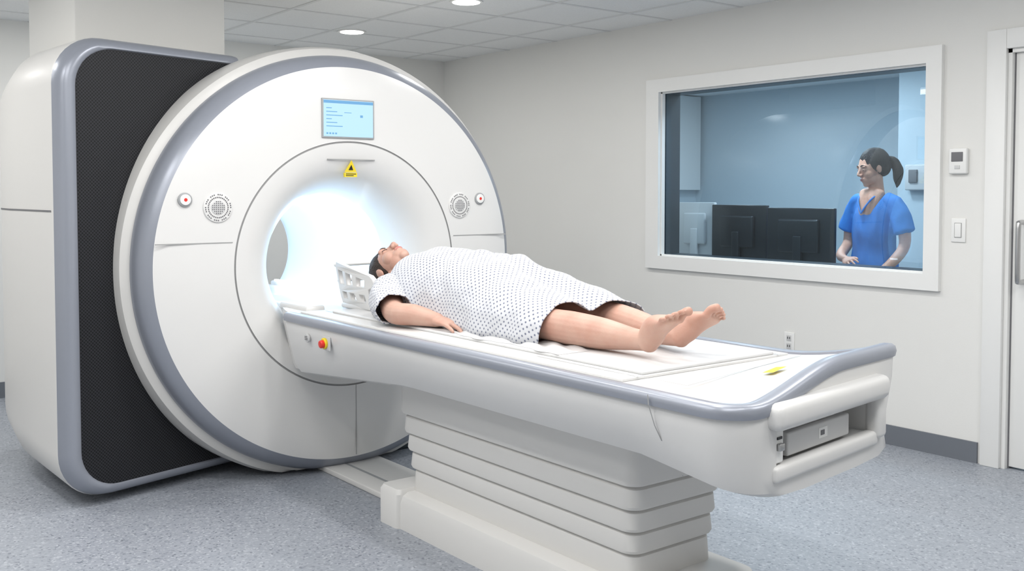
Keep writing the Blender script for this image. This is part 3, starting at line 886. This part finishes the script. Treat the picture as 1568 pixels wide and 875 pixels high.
box("case", (-4.31, 7.23, 1.44), (-4.10, 7.30, 1.64), M_lgrey, t, .01)
box("dial", (-4.27, 7.215, 1.5), (-4.2, 7.235, 1.6), M_seam, t, .004)
box("wall_cabinet", (-7.325, 7.30, 1.45), (-7.22, 8.15, 2.44), M_trim, bevel=.004)

# nurse
NX, NY = -3.78, 5.98
nur = empty("nurse_standing", (NX, NY, 0))
RZ = Matrix.Translation((NX, NY, 0)) @ Matrix.Rotation(math.radians(-10), 4, 'Z')
R3 = RZ.to_3x3()
def N(p): return RZ @ V(p)
def NT(b, pts, rad, side=(1, 0, 0), **k):
    b.tube([N(p) for p in pts], rad, side=tuple(R3 @ V(side)), **k)
sk = Blob()
HN = headM(N((0, -.02, 1.582)), (-.45, -.88, -.22), (-.05, -.04, 1), 1.04)
head(sk, HN)
NT(sk, [(0, 0, 1.52), (0, .012, 1.46), (0, .012, 1.38)], [(.052, .054), (.050, .052), (.072, .057)])
NT(sk, [(0, -.02, 1.42), (0, -.035, 1.36), (0, -.04, 1.28)], [(.10, .045), (.09, .060), (.08, .06)])
NT(sk, [(.19, .01, 1.33), (.222, .02, 1.22), (.235, .02, 1.08), (.22, -.06, .98), (.18, -.17, .89)], [.042, .042, .036, .033, .023])
hand(sk, N((.18, -.17, .89)), R3 @ V((-.25, -.8, -.45)), R3 @ V((.3, -.5, .8)), R3 @ V((-1, 0, 0)), .95, 18)
NT(sk, [(-.19, .01, 1.33), (-.222, .02, 1.22), (-.23, .01, 1.08), (-.16, -.13, 1.0), (-.05, -.20, .98)], [.042, .042, .036, .033, .023])
hand(sk, N((-.05, -.20, .98)), R3 @ V((.8, -.5, -.1)), R3 @ V((0, -.6, .8)), R3 @ V((0, .3, 1)), .95, 18)
sk.make("body", M_skin2, nur, voxel=.004, smooth=4)
face_parts(HN, nur, M_hair, False)
hr = Blob()
hr.ell((0, -.024, .038), (.080, .098, .092), HN, 32)
hr.ell((0, -.058, .0), (.072, .060, .068), HN, 28)
P = [HN @ V(p) for p in ((-.01, -.10, .035), (-.02, -.135, .02), (-.035, -.15, -.04), (-.045, -.13, -.10), (-.05, -.11, -.15))]
hr.tube(P, [.020, .030, .034, .028, .006], n=16)
hr.make("hair", M_hair, nur, voxel=.005, smooth=3, wr=lambda c: .003*noise.noise(V((c.x*60, c.y*60, c.z*8))))
sc = Blob()
NT(sc, [(0, .01, 1.395), (0, .01, 1.365), (0, .005, 1.28), (0, 0, 1.16), (0, .005, 1.04), (0, .01, .93), (0, .01, .80)],
   [(.085, .05), (.150, .070), (.168, .105), (.160, .11), (.155, .105), (.175, .12), (.19, .125)], cap=.3)
for sg in (-1, 1):
    NT(sc, [(sg*.10, .01, 1.375), (sg*.155, .012, 1.350), (sg*.20, .015, 1.27), (sg*.235, .018, 1.17)], [.045, .056, .062, .068], side=(0, 1, 0), cap=.2)
    NT(sc, [(sg*.09, .01, .85), (sg*.10, .01, .5), (sg*.10, .02, .06)], [.10, .085, .075], cap=.2)
sc.make("scrubs", M_scrub, nur, voxel=.007, smooth=4, wr=lambda c: .012*noise.noise(V((c.x*9, c.y*9, c.z*5)))+.007*noise.noise(V((c.x*22, c.y*22, c.z*9))))
vn = Blob()
NT(vn, [(0, -.104, 1.30), (0, -.091, 1.34), (0, -.070, 1.385)], [(.006, .012), (.028, .014), (.05, .016)], cap=.3)
vn.make("neckline_skin", M_skin2, nur, voxel=0)
vv = Blob()
for sg in (-1, 1):
    NT(vv, [(0, -.121, 1.285), (sg*.03, -.109, 1.335), (sg*.058, -.080, 1.385), (sg*.068, -.02, 1.415)], [.006]*4, side=(0, 1, 0), n=8)
vv.make("collar_trim", M_scrub, nur, voxel=0)
shb = Blob()
for sg in (-1, 1):
    NT(shb, [(sg*.10, .05, .04), (sg*.10, -.05, .04), (sg*.105, -.14, .03)], [(.04, .036), (.045, .036), (.035, .026)])
shb.make("shoes", M_trim, nur, voxel=0)

# ------------------------------------------------------------------ world, camera
W = bpy.data.worlds.new("world"); S.world = W; W.use_nodes = True
W.node_tree.nodes["Background"].inputs[0].default_value = (.8, .85, .9, 1)
W.node_tree.nodes["Background"].inputs[1].default_value = .3
cam = bpy.data.cameras.new("camera"); co = bpy.data.objects.new("camera", cam); COL.objects.link(co)
cam.sensor_width = 36; cam.lens = 1532/1568*36; cam.shift_y = -.0517
cam.clip_start = .05
fw = V((-.790*math.cos(math.radians(2.28)), .613*math.cos(math.radians(2.28)), -math.sin(math.radians(2.28))))
co.location = (0, 0, 1.42)
co.rotation_euler = fw.to_track_quat('-Z', 'Y').to_euler()
S.camera = co
S.view_settings.view_transform = 'Standard'
